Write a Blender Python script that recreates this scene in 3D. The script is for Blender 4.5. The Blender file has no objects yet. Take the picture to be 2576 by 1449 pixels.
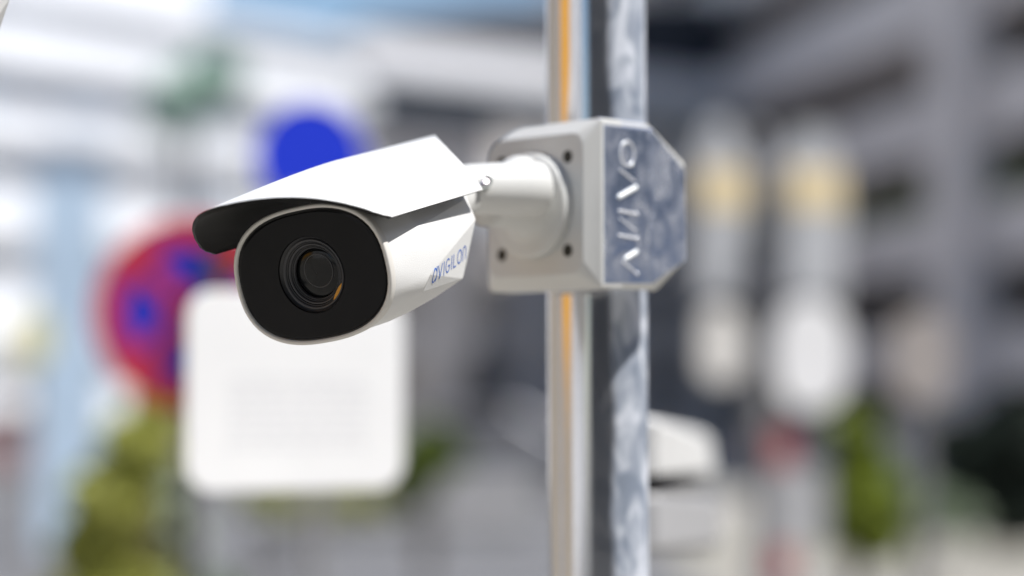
import bpy, bmesh, math, random
from mathutils import Vector, Matrix, noise

random.seed(7)
R_ = math.radians
scene = bpy.context.scene
C = scene.collection

# ------------------------------------------------------------------ camera, sky, sun, exposure
CAM_Z = 1.6
TILT = math.atan((1000 - 724.5) / 6082.0)
cam_d = bpy.data.cameras.new("camera")
cam = bpy.data.objects.new("camera", cam_d)
C.objects.link(cam)
scene.camera = cam
cam.location = (0, 0, CAM_Z)
cam.rotation_euler = (math.pi / 2 + TILT, 0, 0)
cam_d.sensor_width = 36
cam_d.lens = 85
cam_d.clip_start = 0.05
cam_d.clip_end = 2000
cam_d.dof.use_dof = True
cam_d.dof.focus_distance = 1.385
cam_d.dof.aperture_fstop = 2.3
cam_d.dof.aperture_blades = 0

SUN = Vector((0.45, -0.19, 0.875)).normalized()
world = bpy.data.worlds.new("World")
scene.world = world
world.use_nodes = True
wn = world.node_tree.nodes
wl = world.node_tree.links
bg = wn["Background"]
sky = wn.new("ShaderNodeTexSky")
sky.sky_type = 'NISHITA'
sky.sun_disc = False
sky.sun_elevation = math.asin(SUN.z)
sky.sun_rotation = math.atan2(SUN.x, SUN.y)
sky.altitude = 400
sky.air_density = 1.0
sky.dust_density = 0.2
sky.ozone_density = 2.5
wl.new(sky.outputs[0], bg.inputs[0])
bg.inputs[1].default_value = 0.092

sun_d = bpy.data.lights.new("sun", 'SUN')
sun_d.energy = 4.9
sun_d.angle = R_(0.53)
sun_d.color = (1.0, 0.975, 0.945)
sun = bpy.data.objects.new("sun", sun_d)
C.objects.link(sun)
sun.rotation_euler = SUN.to_track_quat('Z', 'Y').to_euler()
sun.location = SUN * 20

scene.view_settings.view_transform = 'Standard'
scene.view_settings.look = 'None'
scene.view_settings.gamma = 1
scene.view_settings.use_curve_mapping = False
scene.view_settings.exposure = 0.47
scene.render.engine = 'CYCLES'
scene.cycles.use_denoising = True
scene.cycles.sample_clamp_indirect = 6


def at(px, py, d):
    """world point at depth d (metres along Y) for a spot measured on a 2576 px wide print of the photo"""
    x = (px - 1288) / 6082.0
    y = -(py - 724.5) / 6082.0
    c, s = math.cos(TILT), math.sin(TILT)
    v = Vector((x, c - s * y, s + c * y))
    v *= d / v.y
    return Vector((v.x, v.y, v.z + CAM_Z))


# ------------------------------------------------------------------ materials
def mat(name, col, rough=0.5, metal=0.0, var=0.0, vscale=8.0, bump=0.0, bscale=200.0, spec=0.5, coat=0.0, col2=None):
    m = bpy.data.materials.new(name)
    m.use_nodes = True
    nt = m.node_tree
    b = nt.nodes["Principled BSDF"]
    b.inputs["Base Color"].default_value = (*col, 1)
    b.inputs["Roughness"].default_value = rough
    b.inputs["Metallic"].default_value = metal
    b.inputs["Specular IOR Level"].default_value = spec
    b.inputs["Coat Weight"].default_value = coat
    tc = nt.nodes.new("ShaderNodeTexCoord")
    if var > 0 or col2:
        n = nt.nodes.new("ShaderNodeTexNoise")
        n.inputs["Scale"].default_value = vscale
        n.inputs["Detail"].default_value = 5
        nt.links.new(tc.outputs["Object"], n.inputs["Vector"])
        r = nt.nodes.new("ShaderNodeValToRGB")
        r.color_ramp.elements[0].position = 0.35
        r.color_ramp.elements[1].position = 0.65
        a = col2 if col2 else tuple(max(0, c * (1 - var)) for c in col)
        e = col if col2 else tuple(min(1, c * (1 + var)) for c in col)
        r.color_ramp.elements[0].color = (*a, 1)
        r.color_ramp.elements[1].color = (*e, 1)
        nt.links.new(n.outputs["Fac"], r.inputs[0])
        nt.links.new(r.outputs[0], b.inputs["Base Color"])
    if bump > 0:
        n2 = nt.nodes.new("ShaderNodeTexNoise")
        n2.inputs["Scale"].default_value = bscale
        n2.inputs["Detail"].default_value = 3
        nt.links.new(tc.outputs["Object"], n2.inputs["Vector"])
        bp = nt.nodes.new("ShaderNodeBump")
        bp.inputs["Strength"].default_value = bump
        bp.inputs["Distance"].default_value = 0.0004
        nt.links.new(n2.outputs["Fac"], bp.inputs["Height"])
        nt.links.new(bp.outputs[0], b.inputs["Normal"])
    return m


def zinc(name, lo, hi, rough_lo, rough_hi, metal, scale, zstretch, diff, side=None):
    """spangled galvanised steel: polished metal with duller, more diffuse blotches"""
    m = bpy.data.materials.new(name)
    m.use_nodes = True
    nt = m.node_tree
    L = nt.links.new
    b = nt.nodes["Principled BSDF"]
    tc = nt.nodes.new("ShaderNodeTexCoord")
    mp = nt.nodes.new("ShaderNodeMapping")
    mp.inputs["Scale"].default_value = (1, 1, zstretch)
    L(tc.outputs["Object"], mp.inputs["Vector"])
    n = nt.nodes.new("ShaderNodeTexNoise")
    n.inputs["Scale"].default_value = scale
    n.inputs["Detail"].default_value = 6
    n.inputs["Distortion"].default_value = 0.8
    L(mp.outputs[0], n.inputs["Vector"])
    r = nt.nodes.new("ShaderNodeValToRGB")
    r.color_ramp.elements[0].position = 0.38
    r.color_ramp.elements[1].position = 0.62
    r.color_ramp.elements[0].color = (*lo, 1)
    r.color_ramp.elements[1].color = (*hi, 1)
    L(n.outputs["Fac"], r.inputs[0])
    L(r.outputs[0], b.inputs["Base Color"])
    mr = nt.nodes.new("ShaderNodeMapRange")
    mr.inputs["From Min"].default_value = 0.35
    mr.inputs["From Max"].default_value = 0.65
    mr.inputs["To Min"].default_value = rough_lo
    mr.inputs["To Max"].default_value = rough_hi
    L(n.outputs["Fac"], mr.inputs["Value"])
    L(mr.outputs[0], b.inputs["Roughness"])
    b.inputs["Metallic"].default_value = metal
    d = nt.nodes.new("ShaderNodeBsdfDiffuse")
    L(r.outputs[0], d.inputs["Color"])
    mx = nt.nodes.new("ShaderNodeMixShader")
    mr2 = nt.nodes.new("ShaderNodeMapRange")
    mr2.inputs["From Min"].default_value = 0.35
    mr2.inputs["From Max"].default_value = 0.65
    mr2.inputs["To Min"].default_value = diff * 0.7
    mr2.inputs["To Max"].default_value = diff
    L(n.outputs["Fac"], mr2.inputs["Value"])
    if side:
        # sunlit side painted in: brighter, more diffuse mottling from a ragged line
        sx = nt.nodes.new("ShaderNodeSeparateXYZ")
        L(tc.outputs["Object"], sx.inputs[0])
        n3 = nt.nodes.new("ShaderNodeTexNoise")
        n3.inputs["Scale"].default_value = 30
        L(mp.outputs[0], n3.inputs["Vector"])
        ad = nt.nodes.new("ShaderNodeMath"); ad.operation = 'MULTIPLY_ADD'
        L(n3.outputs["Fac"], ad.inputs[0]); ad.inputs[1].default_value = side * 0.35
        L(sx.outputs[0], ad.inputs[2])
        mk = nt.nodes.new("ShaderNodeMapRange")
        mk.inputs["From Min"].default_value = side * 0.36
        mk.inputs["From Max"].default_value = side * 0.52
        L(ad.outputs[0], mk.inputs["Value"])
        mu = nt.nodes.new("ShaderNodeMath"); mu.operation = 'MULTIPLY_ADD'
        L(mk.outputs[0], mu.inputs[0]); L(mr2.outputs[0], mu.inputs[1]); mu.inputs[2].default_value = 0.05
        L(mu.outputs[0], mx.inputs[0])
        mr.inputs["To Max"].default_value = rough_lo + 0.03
        # base colour is even on the side painted as shade
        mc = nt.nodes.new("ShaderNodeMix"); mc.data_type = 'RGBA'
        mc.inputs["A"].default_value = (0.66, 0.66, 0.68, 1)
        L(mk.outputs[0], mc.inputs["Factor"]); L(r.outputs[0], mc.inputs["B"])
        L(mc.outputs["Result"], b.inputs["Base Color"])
    else:
        L(mr2.outputs[0], mx.inputs[0])
    L(b.outputs[0], mx.inputs[1])
    L(d.outputs[0], mx.inputs[2])
    out = nt.nodes["Material Output"]
    L(mx.outputs[0], out.inputs["Surface"])
    return m


M = dict(
    white=mat("white_powder_coat", (0.72, 0.72, 0.71), 0.42, var=0.02, vscale=30, bump=0.5, bscale=1600),
    white_smooth=mat("white_enamel", (0.62, 0.62, 0.60), 0.32, var=0.02, vscale=20),
    ring=mat("bezel_grey_white", (0.66, 0.64, 0.60), 0.5, bump=0.2, bscale=1500),
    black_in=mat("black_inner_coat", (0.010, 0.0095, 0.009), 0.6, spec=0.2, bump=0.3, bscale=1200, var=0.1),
    black_gloss=mat("smoked_face_plate", (0.009, 0.009, 0.010), 0.18, spec=0.14, var=0.15, vscale=20),
    gasket=mat("black_gasket", (0.004, 0.004, 0.004), 0.4),
    lens_a=mat("lens_barrel_dark", (0.036, 0.036, 0.040), 0.45, var=0.1, vscale=60),
    lens_b=mat("lens_barrel_black", (0.020, 0.020, 0.022), 0.4),
    lens_glass=mat("lens_glass", (0.004, 0.0045, 0.005), 0.12, spec=0.3),
    amber=mat("amber_glint", (0.60, 0.26, 0.005), 0.3),
    blue_ink=mat("blue_ink", (0.045, 0.16, 0.56), 0.5),
    screw=mat("screw_steel", (0.6, 0.55, 0.55), 0.3, metal=0.9),
    hole=mat("socket_black", (0.012, 0.012, 0.008), 0.6),
    steel=zinc("polished_clamp_steel", (0.44, 0.54, 0.76), (0.80, 0.85, 0.97), 0.10, 0.30, 1.0, 55, 0.8, 0.22),  # blue tint stands in for sky mirrored in the steel
    bar=mat("raised_letter_metal", (0.86, 0.87, 0.90), 0.28, metal=0.3),
    bar_glint=mat("raised_letter_glint", (0.95, 0.97, 0.96), 0.35, metal=0.0),  # near-white, paints in the sun glints on the letters
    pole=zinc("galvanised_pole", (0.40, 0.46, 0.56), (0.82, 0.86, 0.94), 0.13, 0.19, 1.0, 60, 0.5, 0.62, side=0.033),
)


# ------------------------------------------------------------------ mesh helpers
def tag(o, label=None, cat=None, group=None, kind=None):
    if label: o["label"] = label
    if cat: o["category"] = cat
    if group: o["group"] = group
    if kind: o["kind"] = kind
    return o


def obj(name, bm, m, parent=None, smooth=False, bevel=0.0, seg=2):
    me = bpy.data.meshes.new(name)
    bmesh.ops.recalc_face_normals(bm, faces=bm.faces)
    bm.to_mesh(me)
    bm.free()
    me.materials.append(m)
    o = bpy.data.objects.new(name, me)
    C.objects.link(o)
    if parent: o.parent = parent
    if smooth:
        for p in me.polygons: p.use_smooth = True
    if bevel:
        b = o.modifiers.new("bevel", 'BEVEL')
        b.width = bevel; b.segments = seg; b.limit_method = 'ANGLE'; b.angle_limit = R_(14)
        for p in me.polygons: p.use_smooth = True
        b.harden_normals = True
    return o


def empty(name, loc=(0, 0, 0), rz=0.0, **kw):
    o = bpy.data.objects.new(name, None)
    C.objects.link(o)
    o.empty_display_size = 0.05
    o.location = loc
    o.rotation_euler = (0, 0, rz)
    return tag(o, **kw)


def box(bm, x0, x1, y0, y1, z0, z1, mtx=None):
    vs = [bm.verts.new((x, y, z)) for x in (x0, x1) for y in (y0, y1) for z in (z0, z1)]
    if mtx:
        for v in vs: v.co = mtx @ v.co
    for f in ((0, 1, 3, 2), (4, 6, 7, 5), (0, 4, 5, 1), (2, 3, 7, 6), (0, 2, 6, 4), (1, 5, 7, 3)):
        bm.faces.new([vs[i] for i in f])
    return vs


def nbox(*a, mtx=None):
    bm = bmesh.new(); box(bm, *a, mtx=mtx); return bm


def loft(rings, cap0=True, cap1=True, closed=True):
    bm = bmesh.new()
    rr = [[bm.verts.new(p) for p in r] for r in rings]
    n = len(rr[0])
    for a, b in zip(rr[:-1], rr[1:]):
        for i in range(n if closed else n - 1):
            j = (i + 1) % n
            bm.faces.new((a[i], a[j], b[j], b[i]))
    if cap0: bm.faces.new(rr[0])
    if cap1: bm.faces.new(list(reversed(rr[-1])))
    return bm


def hull(pts):
    bm = bmesh.new()
    for p in pts: bm.verts.new(p)
    r = bmesh.ops.convex_hull(bm, input=bm.verts)
    bmesh.ops.delete(bm, geom=[g for g in r['geom_interior'] if isinstance(g, bmesh.types.BMVert)], context='VERTS')
    bmesh.ops.dissolve_limit(bm, angle_limit=R_(1.5), verts=bm.verts, edges=bm.edges)
    return bm


def lathe(profile, n=48, axis='Y', mtx=None, cap=False):
    """profile of (radius, height along the axis)"""
    rings = []
    for r, h in profile:
        ring = []
        for i in range(n):
            t = 2 * math.pi * i / n
            c, s = r * math.cos(t), r * math.sin(t)
            p = {'Y': Vector((c, h, s)), 'Z': Vector((c, s, h)), 'X': Vector((h, c, s))}[axis]
            ring.append(mtx @ p if mtx else p)
        rings.append(ring)
    return loft(rings, cap, cap)


def prism(poly, y0, y1, mtx=None):
    """poly in x,z pushed along y"""
    a = [Vector((x, y0, z)) for x, z in poly]
    b = [Vector((x, y1, z)) for x, z in poly]
    if mtx: a = [mtx @ v for v in a]; b = [mtx @ v for v in b]
    return loft([a, b])


def rrect(w, h, r, n=6):
    pts = []
    for cx, cz, a0 in ((w / 2 - r, h / 2 - r, 0), (-w / 2 + r, h / 2 - r, 90), (-w / 2 + r, -h / 2 + r, 180), (w / 2 - r, -h / 2 + r, 270)):
        for i in range(n + 1):
            t = R_(a0 + 90 * i / n)
            pts.append((cx + r * math.cos(t), cz + r * math.sin(t)))
    return pts


def tube(bm, p, q, r, n=10, r2=None):
    p, q = Vector(p), Vector(q)
    d = (q - p).normalized()
    a = d.orthogonal().normalized()
    b = d.cross(a)
    r2 = r if r2 is None else r2
    A = [bm.verts.new(p + (a * math.cos(2 * math.pi * i / n) + b * math.sin(2 * math.pi * i / n)) * r) for i in range(n)]
    B = [bm.verts.new(q + (a * math.cos(2 * math.pi * i / n) + b * math.sin(2 * math.pi * i / n)) * r2) for i in range(n)]
    for i in range(n):
        j = (i + 1) % n
        bm.faces.new((A[i], A[j], B[j], B[i]))
    bm.faces.new(A[::-1]); bm.faces.new(B)


def strokes(bm, lines, w, to3d, lift=0.0, thick=0.0, nseg=6):
    """flat round-ended strokes; to3d maps (x, y, height) to a point"""
    for ln in lines:
        for (x0, y0), (x1, y1) in zip(ln[:-1], ln[1:]):
            dx, dy = x1 - x0, y1 - y0
            l = math.hypot(dx, dy) or 1
            a0 = math.atan2(dy, dx)
            pts = []
            for i in range(nseg + 1):
                t = a0 + math.pi / 2 + math.pi * i / nseg
                pts.append((x0 + w / 2 * math.cos(t), y0 + w / 2 * math.sin(t)))
            for i in range(nseg + 1):
                t = a0 - math.pi / 2 + math.pi * i / nseg
                pts.append((x1 + w / 2 * math.cos(t), y1 + w / 2 * math.sin(t)))
            top = [bm.verts.new(to3d(x, y, lift + thick)) for x, y in pts]
            bm.faces.new(top)
            if thick:
                bot = [bm.verts.new(to3d(x, y, 0)) for x, y in pts]
                for i in range(len(pts)):
                    j = (i + 1) % len(pts)
                    bm.faces.new((top[i], bot[i], bot[j], top[j]))


def arc(cx, cy, rx, ry, a0, a1, n=14):
    return [(cx + rx * math.cos(R_(a0 + (a1 - a0) * i / n)), cy + ry * math.sin(R_(a0 + (a1 - a0) * i / n))) for i in range(n + 1)]


def copy_tree(o, parent=None):
    c = o.copy(); C.objects.link(c)
    if parent: c.parent = parent
    for ch in list(o.children): copy_tree(ch, c)
    return c


# ================================================================== SETTING
conc = mat("pale_concrete_ground", (0.29, 0.275, 0.245), 0.9, var=0.12, vscale=0.6)
asph = mat("asphalt", (0.13, 0.13, 0.135), 0.9, var=0.25, vscale=2.0)
pave = mat("pavement_slabs", (0.36, 0.34, 0.31), 0.9, var=0.15, vscale=1.2)
kerbm = mat("kerb_stone", (0.52, 0.50, 0.42), 0.85, var=0.08)
linem = mat("road_paint", (0.75, 0.75, 0.72), 0.7)
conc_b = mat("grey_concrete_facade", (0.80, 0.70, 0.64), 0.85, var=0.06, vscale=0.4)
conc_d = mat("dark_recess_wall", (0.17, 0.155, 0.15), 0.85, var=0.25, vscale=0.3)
glass = mat("dark_window_glass", (0.10, 0.09, 0.08), 0.45, spec=0.5, var=0.3, vscale=0.5)
glass_b = mat("sky_reflection_glass", (0.56, 0.70, 0.84), 0.2, spec=0.8, var=0.1, vscale=0.5)  # pale blue colour stands in for sky mirrored in the glass
glass_c = mat("hazy_window_glass", (0.66, 0.72, 0.80), 0.25, spec=0.8, var=0.1, vscale=0.5)
roofm = mat("dark_slate_roof", (0.03, 0.034, 0.045), 0.7, var=0.2, vscale=0.5)
wht_b = mat("white_render_facade", (0.85, 0.86, 0.88), 0.8, var=0.05, vscale=0.3)
leafm = mat("hedge_leaves", (0.20, 0.26, 0.04), 0.6, vscale=3.0, col2=(0.07, 0.11, 0.02))
leafo = mat("olive_leaves", (0.56, 0.56, 0.15), 0.6, vscale=3.0, col2=(0.27, 0.31, 0.05))
leafp = mat("silvery_leaves", (0.36, 0.42, 0.30), 0.6, vscale=2.0, col2=(0.20, 0.27, 0.17))
bark = mat("bark", (0.10, 0.08, 0.06), 0.9, var=0.3, vscale=10)
postm = mat("grey_post_paint", (0.30, 0.30, 0.31), 0.5, metal=0.3)
signw = mat("white_sign_face", (0.84, 0.84, 0.84), 0.5, var=0.03, vscale=8)
signb = mat("blue_sign_face", (0.006, 0.032, 0.58), 0.45)
signr2 = mat("faded_red_band", (0.50, 0.12, 0.12), 0.6)
signr = mat("red_sign_face", (0.62, 0.03, 0.05), 0.45)
signgrey = mat("pale_grey_sign", (0.40, 0.41, 0.43), 0.6, var=0.08, vscale=5)
signy = mat("yellow_band", (0.68, 0.56, 0.34), 0.6)
orange = mat("orange_banner_cloth", (0.90, 0.44, 0.04), 0.8, var=0.06, vscale=5)


def struct(name, bm, m, **kw):
    o = obj(name, bm, m, **kw)
    o["kind"] = "structure"
    return o


struct("ground", nbox(-400, 400, -200, 900, -0.5, 0.0), conc)
struct("road", nbox(-60, 1.6, 12, 52, 0.0, 0.004), asph)
struct("pavement", nbox(-60, 60, 52, 62, 0.0, 0.13), pave)
bmk = bmesh.new()
for i in range(70):
    box(bmk, 1.6 + i * 1.02, 1.6 + i * 1.02 + 1.0, 23.4, 24.1, 0.0, 0.12)
o = struct("kerb", bmk, kerbm)
bml = bmesh.new()
for i in range(20):
    box(bml, -58 + i * 6, -55 + i * 6, 41, 41.2, 0.004, 0.008)
struct("road_marking", bml, linem)


# ---- building running down the right-hand side of the street, parking-deck bands
def wall_frame(origin, direction, up=(0, 0, 1)):
    d = Vector(direction).normalized()
    n = Vector((d.y, -d.x, 0))
    return Matrix(((d.x, n.x, 0, origin[0]), (d.y, n.y, 0, origin[1]), (d.z, n.z, 1, origin[2]), (0, 0, 0, 1)))


# local frame: x along the facade, y out from the facade (towards the street when negative/positive), z up
def building_right():
    k = 0.195
    dirv = Vector((-k, 1, 0)).normalized()
    mt = wall_frame((23.7, 0, 0), dirv)        # local +y = (1,.195): away from street
    root = empty("concrete_building", (0, 0, 0), label="long grey concrete building with stacked deck bands behind the poles", cat="building")
    root.matrix_world = mt
    L0, L1 = -30, 118
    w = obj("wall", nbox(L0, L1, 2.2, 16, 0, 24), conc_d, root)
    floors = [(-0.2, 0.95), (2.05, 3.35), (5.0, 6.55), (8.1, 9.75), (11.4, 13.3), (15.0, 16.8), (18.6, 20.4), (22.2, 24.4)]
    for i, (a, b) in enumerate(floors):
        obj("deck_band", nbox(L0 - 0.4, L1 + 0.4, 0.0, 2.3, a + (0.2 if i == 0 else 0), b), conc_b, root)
    for x in (61.5, 94, 30, 8, -20):
        obj("column", nbox(x, x + 2.6, -0.6, 0.3, 0, 25.0), conc_b, root)
    bmw = bmesh.new()
    x = L0
    for fi, (a, b) in enumerate(floors[:-1]):
        za, zb = b + 0.15, floors[fi + 1][0] - 0.15
        if zb - za < 0.6: continue
        for j in range(18):
            x0 = L0 + 4 + j * 8.0
            f = obj("window_frame", nbox(x0, x0 + 3.4, 2.1, 2.25, za, zb), conc_d if (j + fi) % 3 else postm, root)
            p = obj("pane", nbox(x0 + 0.15, x0 + 3.25, 2.05, 2.1, za + 0.1, zb - 0.1), glass, f)
    for fi in (3, ):
        for j in range(14):
            x0 = 40 + j * 5.0
            bm = bmesh.new()

            for q in range(220):
                px, pz, py = random.uniform(x0, x0 + 4.6), 6.55 + abs(random.gauss(0, 0.28)), random.uniform(-0.1, 0.5)
                leaf(bm, (px, py, pz), 0.16)
            o = obj("planter_greenery", bm, leafm, root); o["kind"] = "stuff"
    return root


def leaf(bm, p, s):
    a = Vector((random.gauss(0, 1), random.gauss(0, 1), random.gauss(0, 1))).normalized()
    b = a.orthogonal().normalized()
    c = a.cross(b)
    p = Vector(p)
    t = random.uniform(0, 6.28)
    u = (b * math.cos(t) + c * math.sin(t)) * s
    v = (-b * math.sin(t) + c * math.cos(t)) * s * 0.55
    vs = [bm.verts.new(q) for q in (p - u, p + v, p + u, p - v)]
    bm.faces.new(vs)


building_right()


# ---- far centre building, front receding to the right
def building_centre():
    d = Vector((7072, 6082, 0)).normalized()
    p0 = at(1370, 1000, 78)
    root = empty("grey_building", (p0.x, p0.y, 0), math.atan2(d.y, d.x), label="distant grey building with dark roof and pale cornice behind the pole", cat="building")
    L0, L1 = -7.6, 16
    conc_c = mat("grey_render_shade_lift", (0.72, 0.67, 0.63), 0.85, var=0.06, vscale=0.4)  # lightened against the shadow lying on this part of the wall
    conc_w = mat("grey_render_sun_cut", (0.17, 0.168, 0.18), 0.85, var=0.06, vscale=0.4)  # darkened to offset the sun falling on the left end
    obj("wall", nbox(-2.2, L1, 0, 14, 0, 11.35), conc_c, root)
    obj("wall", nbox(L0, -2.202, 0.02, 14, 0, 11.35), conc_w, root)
    obj("cornice", nbox(L0 - 0.6, L1 + 0.5, -0.7, 14.5, 11.35, 12.5), mat("pale_cornice", (0.80, 0.80, 0.82), 0.8), root)
    obj("sill_strip", nbox(L0 - 0.2, L1, -0.35, -0.002, 10.7, 10.95), mat("blue_grey_strip", (0.4, 0.5, 0.55), 0.6), root)
    obj("roof", hull([(L0 + .1, 0, 12.5), (L1, 0, 12.5), (L0 + 3.5, 9, 12.5), (L1, 14, 12.5), (L0 + 0.3, 0.3, 13.1), (L0 + 5.6, 0.4, 14.2), (L1 - 1, 1.5, 16.6), (L0 + 6, 9, 13.6), (L1 - 1, 10, 16.6)]), roofm, root)
    for fi, z in enumerate((7.2, 4.3, 1.5)):
        obj("string_course", nbox(-2.2, L1, -0.25, -0.002, z - 0.65, z - 0.15), conc_c, root)
        for j in range(7):
            x0 = L0 + 0.8 + j * 3.7
            f = obj("window_frame", nbox(x0, x0 + 1.7, -0.08, -0.003, z, z + 1.3), postm, root)
            obj("pane", nbox(x0 + .1, x0 + .8, -0.12, -0.08, z + .1, z + 1.2), glass if fi else glass_c, f)
            obj("pane", nbox(x0 + .9, x0 + 1.6, -0.12, -0.08, z + .1, z + 1.2), glass if fi else glass_c, f)
    return root


building_centre()


def building_left():
    d = Vector((0.62, 0.785, 0)).normalized()
    p0 = at(905, 1000, 66)
    root = empty("white_building", (p0.x, p0.y, 0), math.atan2(d.y, d.x), label="bright white sunlit building with glass balconies at far left", cat="building")
    L0, L1 = -34, 0
    ledge = mat("grey_ledge", (0.55, 0.58, 0.62), 0.7)
    obj("wall", nbox(L0, L1, 0, 12, 0, 11.0), wht_b, root)
    obj("parapet", nbox(L0, L1 + .2, -0.3, 12, 11.0, 11.3), wht_b, root)
    obj("upper_storey", nbox(L0, -5.3, 0.6, 11, 11.3, 16.5), wht_b, root)
    obj("upper_ledge", nbox(L0, -5.2, 0.2, 0.6, 12.9, 13.1), ledge, root)
    for z in (2.6, 5.2, 7.4, 9.2):
        obj("ledge", nbox(L0, L1 + .1, -0.45, -0.002, z, z + 0.16), ledge, root)
        obj("balcony_glass", nbox(L0, L1, -0.45, -0.42, z + 0.18, z + 0.70), wht_b, root)
        for j in range(9):
            x0 = L0 + 1 + j * 3.7
            f = obj("window_frame", nbox(x0, x0 + 1.6, -0.06, -0.002, z - 1.6, z - 0.3), ledge if j % 3 == 0 else wht_b, root)
            obj("pane", nbox(x0 + .1, x0 + 1.5, -0.1, -0.06, z - 1.5, z - 0.4), glass_c, f)
    return root


building_left()


# ---- foliage ------------------------------------------------------
def crown_bm(blobs, n, s):
    bm = bmesh.new()
    for i in range(n):
        cx, cy, cz, r = random.choice(blobs)
        v = Vector((random.gauss(0, 1), random.gauss(0, 1), random.gauss(0, 1))).normalized() * r * random.uniform(0.35, 1.0) ** 0.5
        leaf(bm, (cx + v.x, cy + v.y, cz + v.z * 0.9), s * random.uniform(0.6, 1.3))
    return bm


def plant(name, loc, blobs, n, s, m, label, cat, trunk_h=0.3, tr=0.03, group=None):
    root = empty(name, loc, label=label, cat=cat, group=group)
    obj("crown" if cat == "tree" else "foliage", crown_bm(blobs, n, s), m, root)
    bm = bmesh.new()
    top = Vector(blobs[0][:3])
    tube(bm, (0, 0, 0), top, tr, 8, tr * 0.4)
    for b in blobs[1:]:
        tube(bm, top * 0.4, Vector(b[:3]), tr * 0.5, 6, tr * 0.15)
    obj("trunk" if cat == "tree" else "stem", bm, bark, root)
    return root


def ploc(px, py, d):
    p = at(px, py, d)
    return p


def plant_px(name, d, pts, n, s, m, label, cat, tr=0.03, group=None):
    """pts: (px, py, radius_px) measured blobs of the crown at depth d"""
    x0 = at(pts[0][0], 1000, d).x
    blobs = []
    for px, py, r in pts:
        p = at(px, py, d)
        blobs.append((p.x - x0, random.uniform(-.5, .5) * r / 6082 * d, p.z, r / 6082 * d))
    return plant(name, (x0, d, 0), blobs, n, s, m, label, cat, tr=tr, group=group)


plant_px("olive_tree", 7.0, [(400, 1010, 70), (350, 1120, 90), (280, 1250, 110), (250, 1380, 120), (300, 1500, 140), (200, 1600, 160), (360, 1650, 150)],
         5200, 0.030, leafo, "olive green young tree below the red and blue round sign", "tree")
plant_px("pale_shrub", 9.0, [(420, 1230, 60), (440, 1330, 70), (520, 1560, 120), (430, 1450, 60)], 1800, 0.045, leafp,
         "pale silvery green shrub right of the olive tree at lower left", "shrub")
plant_px("green_bush", 14.0, [(1075, 1120, 55), (1050, 1180, 60), (1020, 1230, 50), (1120, 1150, 40)], 2200, 0.06, leafm,
         "green bush peeping out right of the white square sign", "bush")
plant_px("low_shrub", 16.0, [(640, 1250, 36), (720, 1262, 34), (800, 1265, 34), (880, 1268, 30), (950, 1262, 30)], 2600, 0.06, leafo,
         "low olive shrub just under the white square sign", "shrub")
plant_px("yellow_green_shrub", 11.0, [(2150, 1085, 55), (2170, 1170, 70), (2190, 1260, 75), (2200, 1350, 70), (2140, 1240, 50), (2100, 1330, 50)], 5200, 0.045,
         mat("yellow_green_leaves", (0.32, 0.38, 0.04), 0.6, vscale=3.0, col2=(0.13, 0.19, 0.015)),
         "yellow-green shrub right of the red and white board", "shrub")
plant_px("grey_green_shrub", 12.0, [(2300, 1240, 45), (2340, 1290, 55), (2280, 1310, 55), (2400, 1300, 50)], 1900, 0.05, leafp,
         "grey-green shrub at the foot of the concrete column", "shrub")
plant_px("roadside_tree", 38.0, [(470, 250, 90), (540, 190, 70), (430, 300, 60)], 1000, 0.17,
         mat("pale_tree_leaves", (0.58, 0.72, 0.62), 0.6, vscale=1.0, col2=(0.48, 0.64, 0.54)),
         "pale green tree top in front of the white building", "tree", tr=0.12)
plant_px("dark_hedge", 24.0, [(2420, 1130, 95), (2540, 1090, 110), (2620, 1150, 120), (2450, 1250, 100), (2560, 1270, 120), (2680, 1250, 120)], 5200, 0.10,
         mat("dark_hedge_leaves", (0.02, 0.035, 0.02), 0.6, vscale=3.0, col2=(0.008, 0.014, 0.01)),
         "very dark green hedge at the lower right edge", "hedge")


lw = mat("pale_low_wall_stone", (0.50, 0.48, 0.46), 0.85, var=0.1, vscale=2)
for (xa, xb, y_, h_, lab) in ((640, 1340, 27, 0.22, "pale low wall across the bottom left of the pole"), (560, 1360, 36, 0.55, "second pale low wall beyond, just under the shrubs")):
    x0, x1 = at(xa, 1000, y_).x, at(xb, 1000, y_).x
    w_ = empty("low_wall", ((x0 + x1) / 2, y_, 0), label=lab, cat="wall")
    hw = (x1 - x0) / 2
    nb = 8
    for j in range(nb):
        obj("block", nbox(-hw + j * 2 * hw / nb, -hw + (j + 1) * 2 * hw / nb - 0.015, -0.12, 0.12, 0, h_), lw, w_)
    obj("coping", nbox(-hw - .03, hw + .03, -0.15, 0.15, h_, h_ + 0.06), lw, w_)
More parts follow.
